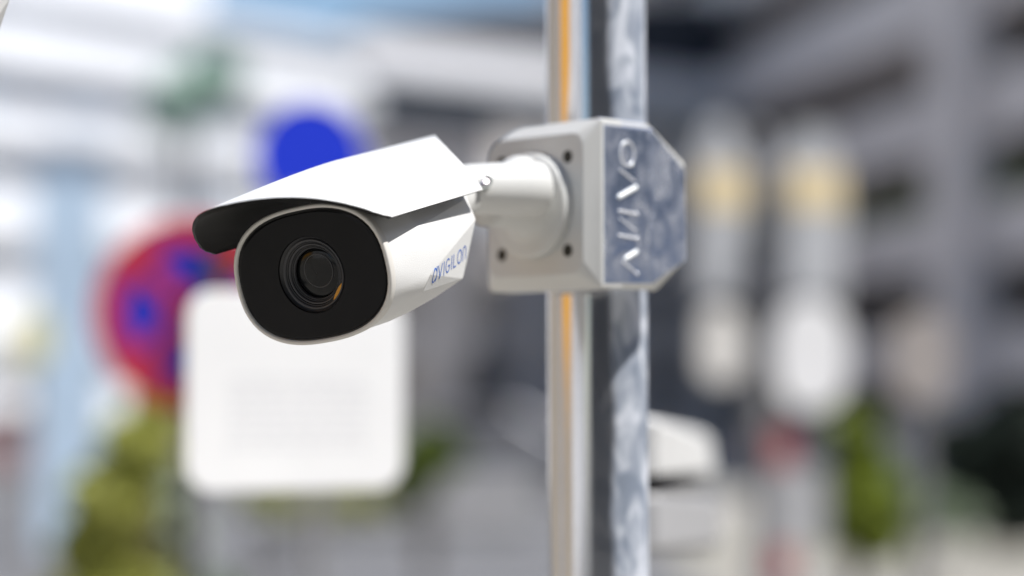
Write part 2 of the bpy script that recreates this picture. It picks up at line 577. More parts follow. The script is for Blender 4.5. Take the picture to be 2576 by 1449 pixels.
# ---- cars ----------------------------------------------------------
def make_car(name, loc, rz, paint, label, group=None):
    root = empty(name, loc, rz, label=label, cat="car", group=group)
    side = [(-2.1, 0.35), (-2.15, 0.75), (-1.95, 0.92), (-1.15, 0.98), (-0.55, 1.38), (0.75, 1.42), (1.45, 1.02), (2.05, 0.92), (2.12, 0.55), (2.05, 0.33)]
    obj("body", prism(side, -0.85, 0.85), paint, root, bevel=0.05)
    for s in (-1, 1):
        y0, y1 = (0.845, 0.875) if s > 0 else (-0.875, -0.845)
        obj("window", prism([(-0.95, 0.98), (-0.5, 1.32), (0.02, 1.35), (0.02, 0.98)], y0, y1), glass, root)
        obj("window", prism([(0.1, 0.98), (0.1, 1.35), (0.7, 1.35), (1.2, 1.02)], y0, y1), glass, root)
        for x in (-1.3, 1.35):
            w = obj("wheel", lathe([(0.01, -0.1), (0.31, -0.1), (0.33, 0), (0.31, 0.1), (0.01, 0.1)], 20, 'Y', Matrix.Translation((x, s * 0.82, 0.33))), M["gasket"], root)
            obj("rim", lathe([(0.01, -0.11), (0.19, -0.115), (0.19, 0.115), (0.01, 0.11)], 16, 'Y', Matrix.Translation((x, s * 0.82, 0.33))), postm, w)
    obj("windscreen", prism([(-1.14, 1.0), (-0.58, 1.36), (-0.62, 1.39), (-1.19, 1.02)], -0.7, 0.7), glass, root)
    for s in (-1, 1):
        obj("headlight", nbox(-2.17, -2.05, s * 0.7 - 0.14, s * 0.7 + 0.14, 0.62, 0.76), signw, root)
    return root


make_car("parked_car", (at(1180, 1000, 40).x, 40, 0), 0.0, mat("silver_car_paint", (0.32, 0.32, 0.34), 0.3, metal=0.4), "silver car parked below and right of the white square sign")
make_car("parked_car", (at(760, 1000, 46).x, 46, 0), 0.0, mat("charcoal_car_paint", (0.07, 0.07, 0.08), 0.3, metal=0.3), "charcoal car parked behind the low olive shrub")
make_car("parked_car", (at(60, 1000, 44).x, 44, 0), 0.2, mat("rosy_grey_car_paint", (0.42, 0.28, 0.28), 0.35), "rosy grey car at the lower left edge")


# ---- signs ---------------------------------------------------------
def post(x, y, h, r, m=postm):
    bm = bmesh.new(); tube(bm, (0, 0, 0), (0, 0, h), r, 14)
    return bm


def disc_bm(r, y0, y1, n=48):
    return lathe([(0.0005, y0), (r, y0), (r, y1), (0.0005, y1)], n, 'Y')


def ring_bm(r0, r1, y0, y1, n=48):
    return lathe([(r0, y0), (r1, y0), (r1, y1), (r0, y1), (r0, y0)], n, 'Y')


# red and blue no-stopping sign
p = at(478, 785, 5.0)
sg = empty("no_stopping_sign", (p.x, p.y, 0), R_(0), label="round red-rimmed blue no-stopping sign with a red cross behind the visor", cat="road sign")
k = 5.0 / 6082
obj("face", lathe([(0.0005, -0.004), (225 * k, -0.004), (225 * k, 0.0), (0.0005, 0.0)], 48, 'Y', Matrix.Translation((0, 0, p.z))), signb, sg)
obj("rim", lathe([(172 * k, -0.008), (242 * k, -0.008), (242 * k, 0.004), (172 * k, 0.004), (172 * k, -0.008)], 48, 'Y', Matrix.Translation((0, 0, p.z))), signr, sg)
for s in (1, -1):
    mt = Matrix.Translation((0, 0, p.z)) @ Matrix.Rotation(R_(45 * s), 4, 'Y')
    y = -0.006 - 0.001 * s
    obj("cross_bar", nbox(-168 * k, 168 * k, y, -0.0035, -27 * k, 27 * k, mtx=mt), signr, sg)
bm = bmesh.new(); tube(bm, (0, 0.03, 0), (0, 0.03, p.z + 0.1), 0.016, 14); tube(bm, (0.055, -0.034, p.z - 0.16), (0.055, -0.034, p.z + 0.13), 0.024, 14)  # second tube stands in for the shade on the sign's right half
obj("post", bm, mat("dark_post_and_shade", (0.06, 0.05, 0.055), 0.5), sg)

# blue round sign
p = at(782, 398, 5.6)
k = 5.6 / 6082
sg = empty("blue_sign", (p.x, p.y, 0), R_(22), label="round blue sign with small pale panel below seen above the white visor", cat="road sign")
obj("face", lathe([(0.0005, -0.004), (146 * k, -0.004), (146 * k, 0.0), (0.0005, 0.0)], 48, 'Y', Matrix.Translation((0, 0, p.z))), signb, sg)
obj("rim", lathe([(146 * k, -0.006), (150 * k, -0.006), (150 * k, 0.002), (146 * k, 0.002), (146 * k, -0.006)], 48, 'Y', Matrix.Translation((0, 0, p.z))), signw, sg)
obj("panel", prism([(x, z + p.z - 185 * k) for x, z in rrect(300 * k, 90 * k, 14 * k)], -0.004, 0.0), signw, sg)
bm = bmesh.new(); tube(bm, (0.02, 0.02, 0), (0.02, 0.02, p.z), 0.02, 14)
obj("post", bm, postm, sg)

# white rounded plate with its bracket, hung off the second post
p = at(746, 984, 2.45)
k = 2.45 / 6082
sg = empty("white_sign", p, R_(28), label="white rounded square sign hanging below the security camera", cat="sign")
obj("plate", prism(rrect(590 * k, 500 * k, 72 * k, 8), -0.004, 0.004), signw, sg, bevel=0.0015)
bm = bmesh.new()
for row in range(7):
    x = -185 * k
    zr = (20 - row * 27) * k
    while x < 185 * k:
        w_ = random.uniform(14, 52) * k
        box(bm, x, min(x + w_, 190 * k), -0.0043, -0.004, zr, zr + 11 * k)
        x += w_ + 11 * k
o = obj("worn_print", bm, mat("faint_grey_print", (0.70, 0.70, 0.72), 0.5), sg); o["kind"] = "stuff"
pp = at(1500, 480, 2.45)
bm = bmesh.new()
tube(bm, (0, 0.014, 0), (0, 0.014, pp.z - p.z), 0.008, 10)
tube(bm, (0, 0.014, pp.z - p.z), (pp.x - p.x, 0.014, pp.z - p.z), 0.008, 10)
obj("bracket", bm, postm, sg)
rear_post = empty("rear_post", (pp.x, pp.y + 0.014, 0), label="thin grey post hidden close behind the galvanised pole", cat="post")
bm = bmesh.new(); tube(bm, (0, 0, 0), (0, 0, 2.4), 0.018, 16)
obj("shaft", bm, postm, rear_post)

# house shaped panels with yellow band, and the white ones below, on a common post
D = 8.0; k = D / 6082
px0 = at(1918, 1000, D).x
sp = empty("sign_post", (px0, D + 0.06, 0), label="slim grey post carrying the house-shaped and white signs", cat="post")
bm = bmesh.new(); tube(bm, (0, 0, 0), (0, 0, at(0, 330, D).z), 0.030, 16)
obj("shaft", bm, postm, sp)
obj("cap", lathe([(0.001, 0.03), (0.034, 0.0), (0.034, -0.03)], 16, 'Z', Matrix.Translation((0, 0, at(0, 330, D).z))), postm, sp)
for cx, w, top, rz, lab in ((1818, 138, 320, 28, "left house-shaped grey sign with a yellow band"), (2050, 160, 335, 24, "right house-shaped grey sign with a yellow band")):
    p = at(cx, 560, D)
    s_ = empty("house_shaped_sign", p, R_(rz), label=lab, cat="sign", group="house-shaped signs with yellow band")
    w2 = w / 2 * k
    z0 = (560 - 740) * k; zb = (560 - 530) * k; zc = (560 - 425) * k; zt = (560 - top) * k
    obj("panel", prism([(-w2, z0), (w2, z0), (w2, zb), (-w2, zb)], -0.015, 0.015), signgrey, s_)
    obj("yellow_band", prism([(-w2, zb), (w2, zb), (w2, zc), (-w2, zc)], -0.017, 0.015), signy, s_)
    obj("gable", prism([(-w2, zc), (w2, zc), (w2 * .25, zt), (-w2 * .25, zt)], -0.015, 0.015), signgrey, s_)
    wb = w2 + 16 * k
    obj("backboard", prism([(-wb * .9, z0 - 20 * k), (wb * .9, z0 - 20 * k), (wb * 1.1, zb), (wb * 1.05, zc), (wb * .35, zt + 22 * k), (-wb * .35, zt + 22 * k), (-wb * 1.05, zc), (-wb * 1.1, zb)], 0.016, 0.03), signgrey, s_)
    obj("arm", nbox(-abs(px0 - p.x) if cx > 1918 else 0, 0 if cx > 1918 else abs(px0 - p.x), 0.031, 0.05, -0.02, 0.02), postm, s_)
for cx, cy, w, h, rz, m_, lab in ((1812, 868, 120, 190, 26, mat("cream_sign", (0.62, 0.60, 0.57), 0.6, var=0.05, vscale=6), "smaller cream rounded sign left of the sign post"),
                                  (2040, 893, 215, 275, 26, mat("off_white_sign", (0.70, 0.70, 0.71), 0.5, var=0.04, vscale=6), "large white rounded sign right of the sign post")):
    p = at(cx, cy, D - 0.1)
    s_ = empty("rounded_sign", p, R_(rz), label=lab, cat="sign", group="white rounded signs under the house-shaped ones")
    obj("plate", prism(rrect(w * k, h * k, min(w, h) * 0.46 * k, 10), -0.01, 0.01), m_, s_, bevel=0.003)
    obj("arm", nbox(0 if cx < 1918 else -abs(px0 - p.x), abs(px0 - p.x) if cx < 1918 else 0, 0.012, 0.05, -0.02, 0.02), postm, s_)
# beige oval sign on its own post
D2 = 9.0; k2 = D2 / 6082
p = at(2318, 900, D2)
s_ = empty("oval_sign", (p.x, p.y, 0), R_(-4), label="beige oval sign standing before the concrete column", cat="sign")
obj("plate", prism([(x, z + p.z) for x, z in rrect(150 * k2, 230 * k2, 72 * k2, 10)], -0.01, 0.01), mat("beige_sign", (0.50, 0.45, 0.42), 0.6), s_)
bm = bmesh.new(); tube(bm, (0, 0.03, 0), (0, 0.03, p.z), 0.02, 12); obj("post", bm, postm, s_)

# red and white board
signw2 = mat("dusty_white_board", (0.55, 0.55, 0.56), 0.6, var=0.08, vscale=4)
D3 = 9.0; k3 = D3 / 6082
p = at(1995, 1250, D3)
s_ = empty("barrier_board", (p.x, p.y, 0), R_(-5), label="tall white board with red bands under the signs", cat="barrier")
zz = lambda y: at(0, y, D3).z
segs = [(1085, 1175, signr2, "red_band", 110), (1175, 1375, signw2, "white_band", 170), (1375, 1460, signr2, "red_band", 110), (1460, 1650, signw2, "white_band", 190)]
for y0, y1, m_, nm, w in segs:
    xo = -50 * k3 if nm == "red_band" else 0
    obj(nm, prism([(x + xo, z + (zz(y0) + zz(y1)) / 2) for x, z in rrect(w * k3, zz(y0) - zz(y1) - 0.002, 0.02, 4)], -0.02, 0.02), m_, s_)
bm = bmesh.new(); tube(bm, (-0.07, 0.04, 0), (-0.07, 0.04, zz(1085)), 0.02, 12); obj("post", bm, postm, s_)

# things glimpsed at the far left edge
D4 = 12.0; k4 = D4 / 6082
p = at(82, 850, D4)
s_ = empty("yellow_sign", (p.x, p.y, 0), 0.1, label="small pale yellow round sign near the left edge", cat="sign")
obj("plate", disc_bm(0.001, 0, 0.001).free() or prism([(x, z + p.z) for x, z in rrect(90 * k4, 130 * k4, 40 * k4, 8)], -0.01, 0.01), mat("pale_yellow_face", (0.75, 0.70, 0.38), 0.6), s_)
bm = bmesh.new(); tube(bm, (0, 0.03, 0), (0, 0.03, p.z), 0.02, 12); obj("post", bm, postm, s_)
p = at(170, 700, 26)
s_ = empty("glass_kiosk", (p.x, 26, 0), R_(12), label="tall pale blue glass kiosk left of the no-stopping sign", cat="kiosk")  # pale blue stands in for sky mirrored in the glass
obj("glass_wall", nbox(-.36, .36, -.3, .3, 0.0, at(0, 380, 26).z), glass_b, s_)
obj("roof_slab", nbox(-.45, .45, -.4, .4, at(0, 380, 26).z, at(0, 360, 26).z), wht_b, s_)

# sunlit banner and pale house behind the photographer's left shoulder (seen only mirrored in the pole)
bn = empty("orange_banner", (-3.0, 0.9, 0), R_(0), label="orange banner mirrored as a stripe in the galvanised pole", cat="banner")
obj("cloth", nbox(-0.01, 0.01, -0.75, 0.75, 1.66, 3.4), orange, bn)
bm = bmesh.new(); tube(bm, (0.0, -0.77, 0), (0.0, -0.77, 3.5), 0.02, 10); obj("post", bm, postm, bn)
hs = empty("pale_house", (-15, -13, 0), R_(8), label="pale sunlit house mirrored in the galvanised pole", cat="building")
obj("wall", nbox(-5, 0, -6, 7, 0, 6.99), wht_b, hs)
obj("roof", hull([(-5, -6.3, 7), (0.3, -6.3, 7), (-5, 6.3, 7), (.3, 6.3, 7), (-2.5, -6.3, 9), (-2.5, 6.3, 9)]), roofm, hs)
for j in range(4):
    f = obj("window_frame", nbox(0.002, .06, -5 + j * 2.9, -3.6 + j * 2.9, 2, 4), postm, hs)
    obj("pane", nbox(.06, .09, -4.9 + j * 2.9, -3.7 + j * 2.9, 2.1, 3.9), glass, f)
th = empty("added_tan_house", (-14, 12, 0), 0, label="tan house along the left side of the street outside the view", cat="building")  # unseen, added so the pole has a wall to reflect
tanm = mat("added_house_render", (0.40, 0.35, 0.28), 0.85, var=0.1, vscale=0.4)
obj("wall", nbox(-6, 0, -17.5, 14, 0, 8), tanm, th)
obj("roof", hull([(-6, -17.7, 8), (.4, -17.7, 8), (-6, 14.2, 8), (.4, 14.2, 8), (-3, -17.7, 10), (-3, 14.2, 10)]), roofm, th)
for j in range(7):
    f = obj("window_frame", nbox(0.002, .06, -9.5 + j * 3.3, -8.2 + j * 3.3, 4.5, 6.2), wht_b, th)
    obj("pane", nbox(.06, .09, -9.4 + j * 3.3, -8.3 + j * 3.3, 4.6, 6.1), glass, f)
hb = empty("shade_block", (4, -13, 0), 0, label="dark grey block behind the photographer", cat="building")  # unseen block, sized to keep sky light off the shaded faces
obj("wall", nbox(-9, 34, -8, 0, 0, 17), mat("shade_block_render", (0.16, 0.155, 0.15), 0.9, var=0.1, vscale=0.3), hb)


# ================================================================== SECURITY CAMERA
def basis(yaw, pitch, roll):
    A = Vector((math.sin(yaw) * math.cos(pitch), math.cos(yaw) * math.cos(pitch), math.sin(pitch)))
    Rr = A.cross(Vector((0, 0, 1))).normalized()
    U = Rr.cross(A)
    R2 = Rr * math.cos(roll) + U * math.sin(roll)
    U2 = -Rr * math.sin(roll) + U * math.cos(roll)
    return A, R2, U2


mm = 0.001


def sup(a, b, n, y, N=72, cx=0):
    pts = []
    for i in range(N):
        t = 2 * math.pi * i / N
        c, s = math.cos(t), math.sin(t)
        r = (abs(c / a) ** n + abs(s / b) ** n) ** (-1 / n)
        pts.append(Vector(((cx + r * c) * mm, y * mm, r * s * mm)))
    return pts


def lerp_tab(tab, x):
    for (x0, y0), (x1, y1) in zip(tab[:-1], tab[1:]):
        if x <= x1: return y0 + (y1 - y0) * (x - x0) / (x1 - x0)
    return tab[-1][1]


FRONT = [(0, -64), (10, -62.5), (20, -59), (30, -53), (40, -44.5), (48, -36), (55, -26), (60, -16), (61.8, -9), (62.5, -2)]
REAR = [(0, 171), (4, 167), (10, 156.5), (20, 141.5), (30, 128.5), (40, 117.5), (48, 111), (55, 107), (60, 105.5), (62.5, 106)]
LO = 23.2


def vis_top(a): return 60 - 9 * max(0, (60 - a) / 126) ** 1.4
def vis_sec(r): return max(0, 1 - min(1, abs(r) / 62.5) ** 2.2) ** (1 / 1.4)


def make_security_camera():
    root = empty("security_camera")
    # body: faceted die-cast hull
    pts = []
    for p in sup(51.6, 38.8, 2.4, 3): pts.append(p)
    for s in (1, -1):
        for r, u, a in ((55.2, 13, 36), (56.2, 5, 41), (55.8, -15.5, 36), (50.6, -24.2, 32), (53.2, 6.6, 106), (53.0, 13, 104), (51.2, -2.5, 99), (45.2, -25.6, 89),
                        (40.5, -31, 62), (36, -34.4, 38), (22, -37.6, 34), (49, 26, 30), (47, 27, 110), (30, 33, 28), (28, 33, 112),
                        (40, 10, 122), (36, -18, 114), (22, -31, 88), (53.6, 12.5, 60), (51.8, 20, 100)):
            pts.append(Vector((s * r * mm, a * mm, u * mm)))
    hb_ = hull(pts)
    front = [f for f in hb_.faces if abs(f.calc_center_median().y - 0.003) < 1e-4]
    bmesh.ops.delete(hb_, geom=front, context='FACES_ONLY')
    obj("body", hb_, M["white"], root, bevel=0.0005)
    # bezel ring round the face plate
    outer0, outer1 = sup(52.8, 39.8, 2.5, 4.5), sup(52.9, 39.9, 2.5, 0.4)
    lip_o, lip_i = sup(52.4, 39.4, 2.5, -0.4), sup(50.6, 37.6, 2.5, -0.4)
    inn = sup(50.2, 37.2, 2.5, 3.0)
    obj("bezel", loft([outer0, outer1, lip_o, lip_i, inn], False, False), M["ring"], root, smooth=True)
    obj("gasket", loft([sup(50.4, 37.4, 2.5, 1.2), sup(48.9, 36.0, 2.5, 1.2)], False, False), M["gasket"], root)
    # face plate with lens opening
    fo = sup(49.5, 36.5, 2.5, 0.9)
    f1 = sup(49.0, 36.0, 2.5, 0.1)
    f2 = sup(48.3, 35.3, 2.35, -0.15)
    hole = [Vector((22.4 * math.cos(2 * math.pi * i / 72) * mm, -0.15 * mm, 22.4 * math.sin(2 * math.pi * i / 72) * mm)) for i in range(72)]
    hole2 = [Vector((v.x * 0.985, 0.9 * mm, v.z * 0.985)) for v in hole]
    fp = obj("face_plate", loft([fo, f1, f2, hole, hole2], False, False), M["black_gloss"], root, smooth=False)
    for pl in fp.data.polygons: pl.use_smooth = False
    # lens barrel: stepped rings going back
    obj("lens_well", lathe([(22.2 * mm, 0.7 * mm), (21.2 * mm, 2.4 * mm), (20.0 * mm, 2.6 * mm)], 72, 'Y'), M["lens_b"], root, smooth=True)
    def ring(name, r0, a0, r1, a1, m_):
        return obj(name, lathe([(r0 * mm, a0 * mm), ((r0 - .3) * mm, (a0 - 0.35) * mm), ((r1 + .3) * mm, (a1 - .2) * mm), (r1 * mm, (a1 + .6) * mm)], 72, 'Y'), m_, root, smooth=True)
    ring("lens_ring", 20.4, 2.0, 18.6, 2.7, M["lens_a"])
    ring("lens_ring", 18.6, 3.0, 17.6, 3.9, M["lens_b"])
    ring("lens_ring", 17.7, 3.5, 16.2, 4.2, M["lens_a"])
    ring("lens_ring", 16.2, 4.8, 15.3, 5.5, M["lens_b"])
    ring("lens_ring", 15.4, 5.2, 14.4, 5.8, M["lens_a"])
    gl = lathe([(14.5 * mm, 7.4 * mm), (13.6 * mm, 6.9 * mm), (11 * mm, 6.3 * mm), (7 * mm, 5.8 * mm), (0.2 * mm, 5.5 * mm)], 64, 'Y')
    obj("lens_glass", gl, M["lens_glass"], root, smooth=True)
    obj("inner_ring", lathe([(9.9 * mm, 5.9 * mm), (9.6 * mm, 5.75 * mm), (9.3 * mm, 5.9 * mm)], 64, 'Y', Matrix.Translation((1.5 * mm, 0, 1.2 * mm))), M["lens_a"], root, smooth=True)
    # amber glint painted as a sliver on the lens barrel rim
    bm = bmesh.new()
    N = 18; prev = None
    for i in range(N + 1):
        t = R_(-62 + 38 * i / N)
        wdt = 2.1 * math.sin(math.pi * i / N) ** 0.6
        ro, ri = 19.4, 19.4 - max(0.1, wdt)
        a = 2.25
        v0 = bm.verts.new((ro * math.cos(t) * mm, a * mm, ro * math.sin(t) * mm))
        v1 = bm.verts.new((ri * math.cos(t) * mm, (a + .25) * mm, ri * math.sin(t) * mm))
        if prev: bm.faces.new((prev[0], v0, v1, prev[1]))
        prev = (v0, v1)
    obj("amber_glint_crescent", bm, M["amber"], root)
    # visor: bent sheet, white outside, black inside
    NR, NA, TH_ = 72, 26, 2.6
    def sheet(off, f0=0.0, f1=0.0):
        rows = []
        for j in range(NA + 1):
            row = []
            for i in range(NR + 1):
                q = -1 + 2 * i / NR
                q = math.sin(q * math.pi / 2) * 0.5 + q * 0.5
                q = max(-1, min(1, q * (1.0)))
                # denser near the ends
                r = 62.5 * (math.copysign(1 - (1 - abs(q)) ** 1.5, q))
                af, ar = lerp_tab(FRONT, abs(r)) + f0, lerp_tab(REAR, abs(r)) - f1
                a = af + (ar - af) * (j / NA)
                u = LO + (vis_top(a) - LO) * vis_sec(r)
                # inward offset along the section normal
                e = 0.05
                ra, rb = max(-62.5, r - e), min(62.5, r + e)
                du = (vis_top(a) - LO) * (vis_sec(rb) - vis_sec(ra)); dr = rb - ra
                l = math.hypot(du, dr)
                nr, nu = -du / l, dr / l
                if abs(r) > 61.5:
                    nr, nu = math.copysign(0.97, r), 0.24
                row.append(Vector(((r - nr * off) * mm, a * mm, (u - nu * off) * mm)))
            rows.append(row)
        return rows
    o_rows = sheet(0)
    i_rows = sheet(TH_)
    obj("visor", loft(o_rows, False, False, closed=False), M["white"], root, smooth=True)
    bm = loft(i_rows, False, False, closed=False)
    def strip(bm, ra, rb):
        A = [bm.verts.new(v) for v in ra]; B = [bm.verts.new(v) for v in rb]
        for i in range(len(A) - 1): bm.faces.new((A[i], A[i + 1], B[i + 1], B[i]))
    lift = [v.copy() for v in o_rows[0]]
    strip(bm, lift, i_rows[0]); strip(bm, o_rows[-1], i_rows[-1])
    strip(bm, [r[0] for r in o_rows], [r[0] for r in i_rows]); strip(bm, [r[-1] for r in o_rows], [r[-1] for r in i_rows])
    vi = obj("visor_lining", bm, M["black_in"], root, smooth=False)
    for pl in vi.data.polygons: pl.use_smooth = len(pl.vertices) == 4 and pl.index < NR * NA
    # bracket rail holding the visor
    obj("visor_rail", nbox(-9 * mm, 9 * mm, 30 * mm, 105 * mm, 31 * mm, 57 * mm), M["white"], root)
    # printed lettering on the right flank panel
    Z = lambda r, u, a: Vector((r * mm, a * mm, u * mm))
    # panel corners: V1, RT, RL, V2 -> local frame on the panel plane
    o0 = Z(52.6, -20.0, 38.5); ex = (Z(49.4, -12.5, 92) - o0); ln = ex.length
    ex.normalize()
    nrm = (Z(53.0, 6.6, 106) - Z(51.2, -24.0, 32)).cross(Z(54.6, -15.5, 36) - Z(45.2, -25.6, 89)).normalized()
    if nrm.x < 0: nrm = -nrm
    ey = nrm.cross(ex)
    if ey.z < 0: ey = -ey
    ey.normalize()
    return root, (o0, ex, ey, nrm, ln)


cam_root, panel = make_security_camera()
A, Rv, U = basis(R_(28), R_(12.5), R_(8))
face = at((1249.0) * 2576 / 4096, 1099.0 * 2576 / 4096, 1.38) + Rv * (-0.6 * mm)
cam_root.matrix_world = Matrix(((Rv.x, A.x, U.x, face.x), (Rv.y, A.y, U.y, face.y), (Rv.z, A.z, U.z, face.z), (0, 0, 0, 1)))
tag(cam_root, "white bullet security camera with black face under a white visor", "security camera", "security cameras")


def cam_world(r, u, a):
    return face + Rv * (r * mm) + U * (u * mm) + A * (a * mm)


# lettering projected on the flank: rays cast on the body mesh so that the ink lies on the facets
bpy.context.view_layer.update()
body = [c for c in cam_root.children if c.name.startswith("body")][0]
dg = bpy.context.evaluated_depsgraph_get()
from mathutils.bvhtree import BVHTree
bvh = BVHTree.FromObject(body, dg)


def on_flank(u, a, lift):
    h = bvh.ray_cast(Vector((0.09, a * mm, u * mm)), Vector((-1, 0, 0)))
    if h[0] is None: return Vector((0.05, a * mm, u * mm))
    return h[0] + h[1] * lift


GL = {  # glyph strokes in a 0..1 box (width factor first)
    'a': (0.72, [arc(.42, .5, .40, .5, 35, 325), [(.88, 1.04), (.88, 0.0)]]),
    'V': (0.74, [[(0.02, 1), (.48, 0)], [(.48, 0), (.94, 1)]]),
    'I': (0.30, [[(.5, 0), (.5, 1)]]),
    'G': (0.80, [arc(.5, .5, .45, .5, 50, 350), [(.94, .44), (.58, .44)]]),
    'L': (0.60, [[(.1, 1), (.1, 0)], [(.1, 0), (.85, 0)]]),
    'O': (0.84, [arc(.5, .5, .46, .5, 0, 360)]),
    'n': (0.72, [[(.08, 0), (.08, .62)], arc(.48, .60, .40, .40, 180, 0), [(.88, .60), (.88, 0)]]),
}
bm = bmesh.new()
A0, A1 = 40.5, 92.5
U0, U1 = -21.0, -14.0
word = "aVIGILOn"
tot = sum(GL[c][0] for c in word) + 0.16 * (len(word) - 1)
H = 7.6
x = 0.0
for ch in word:
    wf, ls = GL[ch]
    sc = (A1 - A0) / tot
    lines = [[(x + px * wf, py) for px, py in l] for l in ls]
    # straight lines are cut up so that they follow the facets
    fine = []
    for l in lines:
        if len(l) == 2:
            l = [(l[0][0] + (l[1][0] - l[0][0]) * t / 5, l[0][1] + (l[1][1] - l[0][1]) * t / 5) for t in range(6)]
        fine.append([(A0 + p[0] * sc, (U0 + (U1 - U0) * (p[0] / tot)) + p[1] * H) for p in l])
    strokes(bm, fine, 0.85, lambda a_, u_, h_: on_flank(u_, a_, 0.00015 + h_), 0.0)
    x += wf + 0.16
lt = obj("lettering", bm, M["blue_ink"], cam_root)

# swivel arm -------------------------------------------------------
PH = R_(46)
n_in = Vector((math.sin(PH), math.cos(PH), 0))
e_r = Vector((math.cos(PH), -math.sin(PH), 0))
SC = 2576 / 4096
plate_c = at(2137.6 * SC, 826 * SC, 1.56)
BOX = Matrix(((e_r.x, n_in.x, 0, plate_c.x), (e_r.y, n_in.y, 0, plate_c.y), (0, 0, 1, plate_c.z), (0, 0, 0, 1)))

arm = empty("swivel_arm", (0, 0, 0), label="white swivel arm joining the security camera to the square bracket box", cat="camera arm")
arm.matrix_world = BOX
inv = BOX.inverted()
off_z = 0.0
fl = lathe([(0.2 * mm, -44 * mm), (15.0 * mm, -44 * mm), (15.3 * mm, -30 * mm), (16.2 * mm, -20 * mm), (18.5 * mm, -13 * mm), (22 * mm, -9.0 * mm), (26 * mm, -7.6 * mm), (31.6 * mm, -6.9 * mm), (33.2 * mm, -6.0 * mm), (33.9 * mm, -4.6 * mm), (34 * mm, -0.3 * mm)], 72, 'Y')
obj("flange", fl, M["white_smooth"], arm, smooth=True)
k0 = inv @ at(1790 * SC, 755 * SC, 1.500)
k1 = inv @ at(2120 * SC, 757 * SC, 1.530)


def capsule(p, q, prof, n=40):
    p, q = Vector(p), Vector(q)
    d = (q - p); L = d.length; d.normalize()
    a = d.orthogonal().normalized(); b = d.cross(a)
    rings = []
    for r, h in prof:
        c = p + d * (h * L)
        rings.append([c + (a * math.cos(2 * math.pi * i / n) + b * math.sin(2 * math.pi * i / n)) * r for i in range(n)])
    return loft(rings)


kn = capsule(k0, k1, [(13 * mm, 0), (15.5 * mm, 0.25), (16.6 * mm, 0.6), (17.6 * mm, 0.85), (17.6 * mm, 1.09), (17.2 * mm, 1.115), (16.0 * mm, 1.13), (12 * mm, 1.135)])
obj("knuckle", kn, M["white_smooth"], arm, smooth=True)
j0 = inv @ at(2078 * SC, 722 * SC, 1.545)
bm = bmesh.new()
bmesh.ops.create_icosphere(bm, subdivisions=4, radius=16 * mm)
bmesh.ops.translate(bm, verts=bm.verts, vec=j0)
obj("ball_joint", bm, M["white_smooth"], arm, smooth=True)
# screw recess on the knuckle
sc_p = inv @ at(1930 * SC, 728 * SC, 1.4955)
bm = bmesh.new()
mt = Matrix.Translation(sc_p) @ (inv.to_3x3().to_4x4() @ Matrix.Rotation(R_(35), 4, 'X').inverted())
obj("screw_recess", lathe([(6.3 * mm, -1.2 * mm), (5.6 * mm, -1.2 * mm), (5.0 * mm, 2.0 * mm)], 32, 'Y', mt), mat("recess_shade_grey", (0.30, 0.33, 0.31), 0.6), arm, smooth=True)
obj("screw", lathe([(0.1 * mm, -0.9 * mm), (4.0 * mm, -0.9 * mm), (4.8 * mm, 0.2 * mm), (4.8 * mm, 2.0 * mm)], 24, 'Y', mt), M["screw"], arm, smooth=True)
# link between camera back and knuckle
lk = bmesh.new()
tube(lk, inv @ cam_world(2, 10, 104), k0 + (k1 - k0) * 0.25, 15 * mm, 32, 14.5 * mm)
obj("neck", lk, M["white_smooth"], arm, smooth=True)
# flange screw
obj("flange_screw", lathe([(0.1 * mm, -1 * mm), (3.4 * mm, -1 * mm), (3.9 * mm, 3 * mm)], 20, 'Y', Matrix.Translation((18.3 * mm, -8.2 * mm, 19.0 * mm))), M["hole"], arm, smooth=True)

# ---------------------------------------------------------------- bracket box
bx = empty("bracket_box", label="white square bracket box with steel side clamped on the pole", cat="mounting bracket")
bx.matrix_world = BOX


def rr3(w, h, r, y, cx=0, cz=0):
    return [Vector(((x + cx) * mm, y * mm, (z + cz) * mm)) for x, z in rrect(w, h, r, 8)]


def rr4(w, h, radii, y):
    pts = []
    for (sx, sz, a0), r in zip(((1, 1, 0), (-1, 1, 90), (-1, -1, 180), (1, -1, 270)), radii):
        for i in range(9):
            t = R_(a0 + 90 * i / 8)
            pts.append(Vector(((sx * (w / 2 - r) + r * math.cos(t)) * mm, y * mm, (sz * (h / 2 - r) + r * math.sin(t)) * mm)))
    return pts


obj("front_plate", loft([rr4(87, 90, (10, 13, 10, 10), 0.0), rr4(104, 108, (1.5, 33, 4, 1.5), 9), rr4(104, 108, (1.5, 33, 4, 1.5), 28)], True, True), M["white_smooth"], bx, bevel=0.0008)
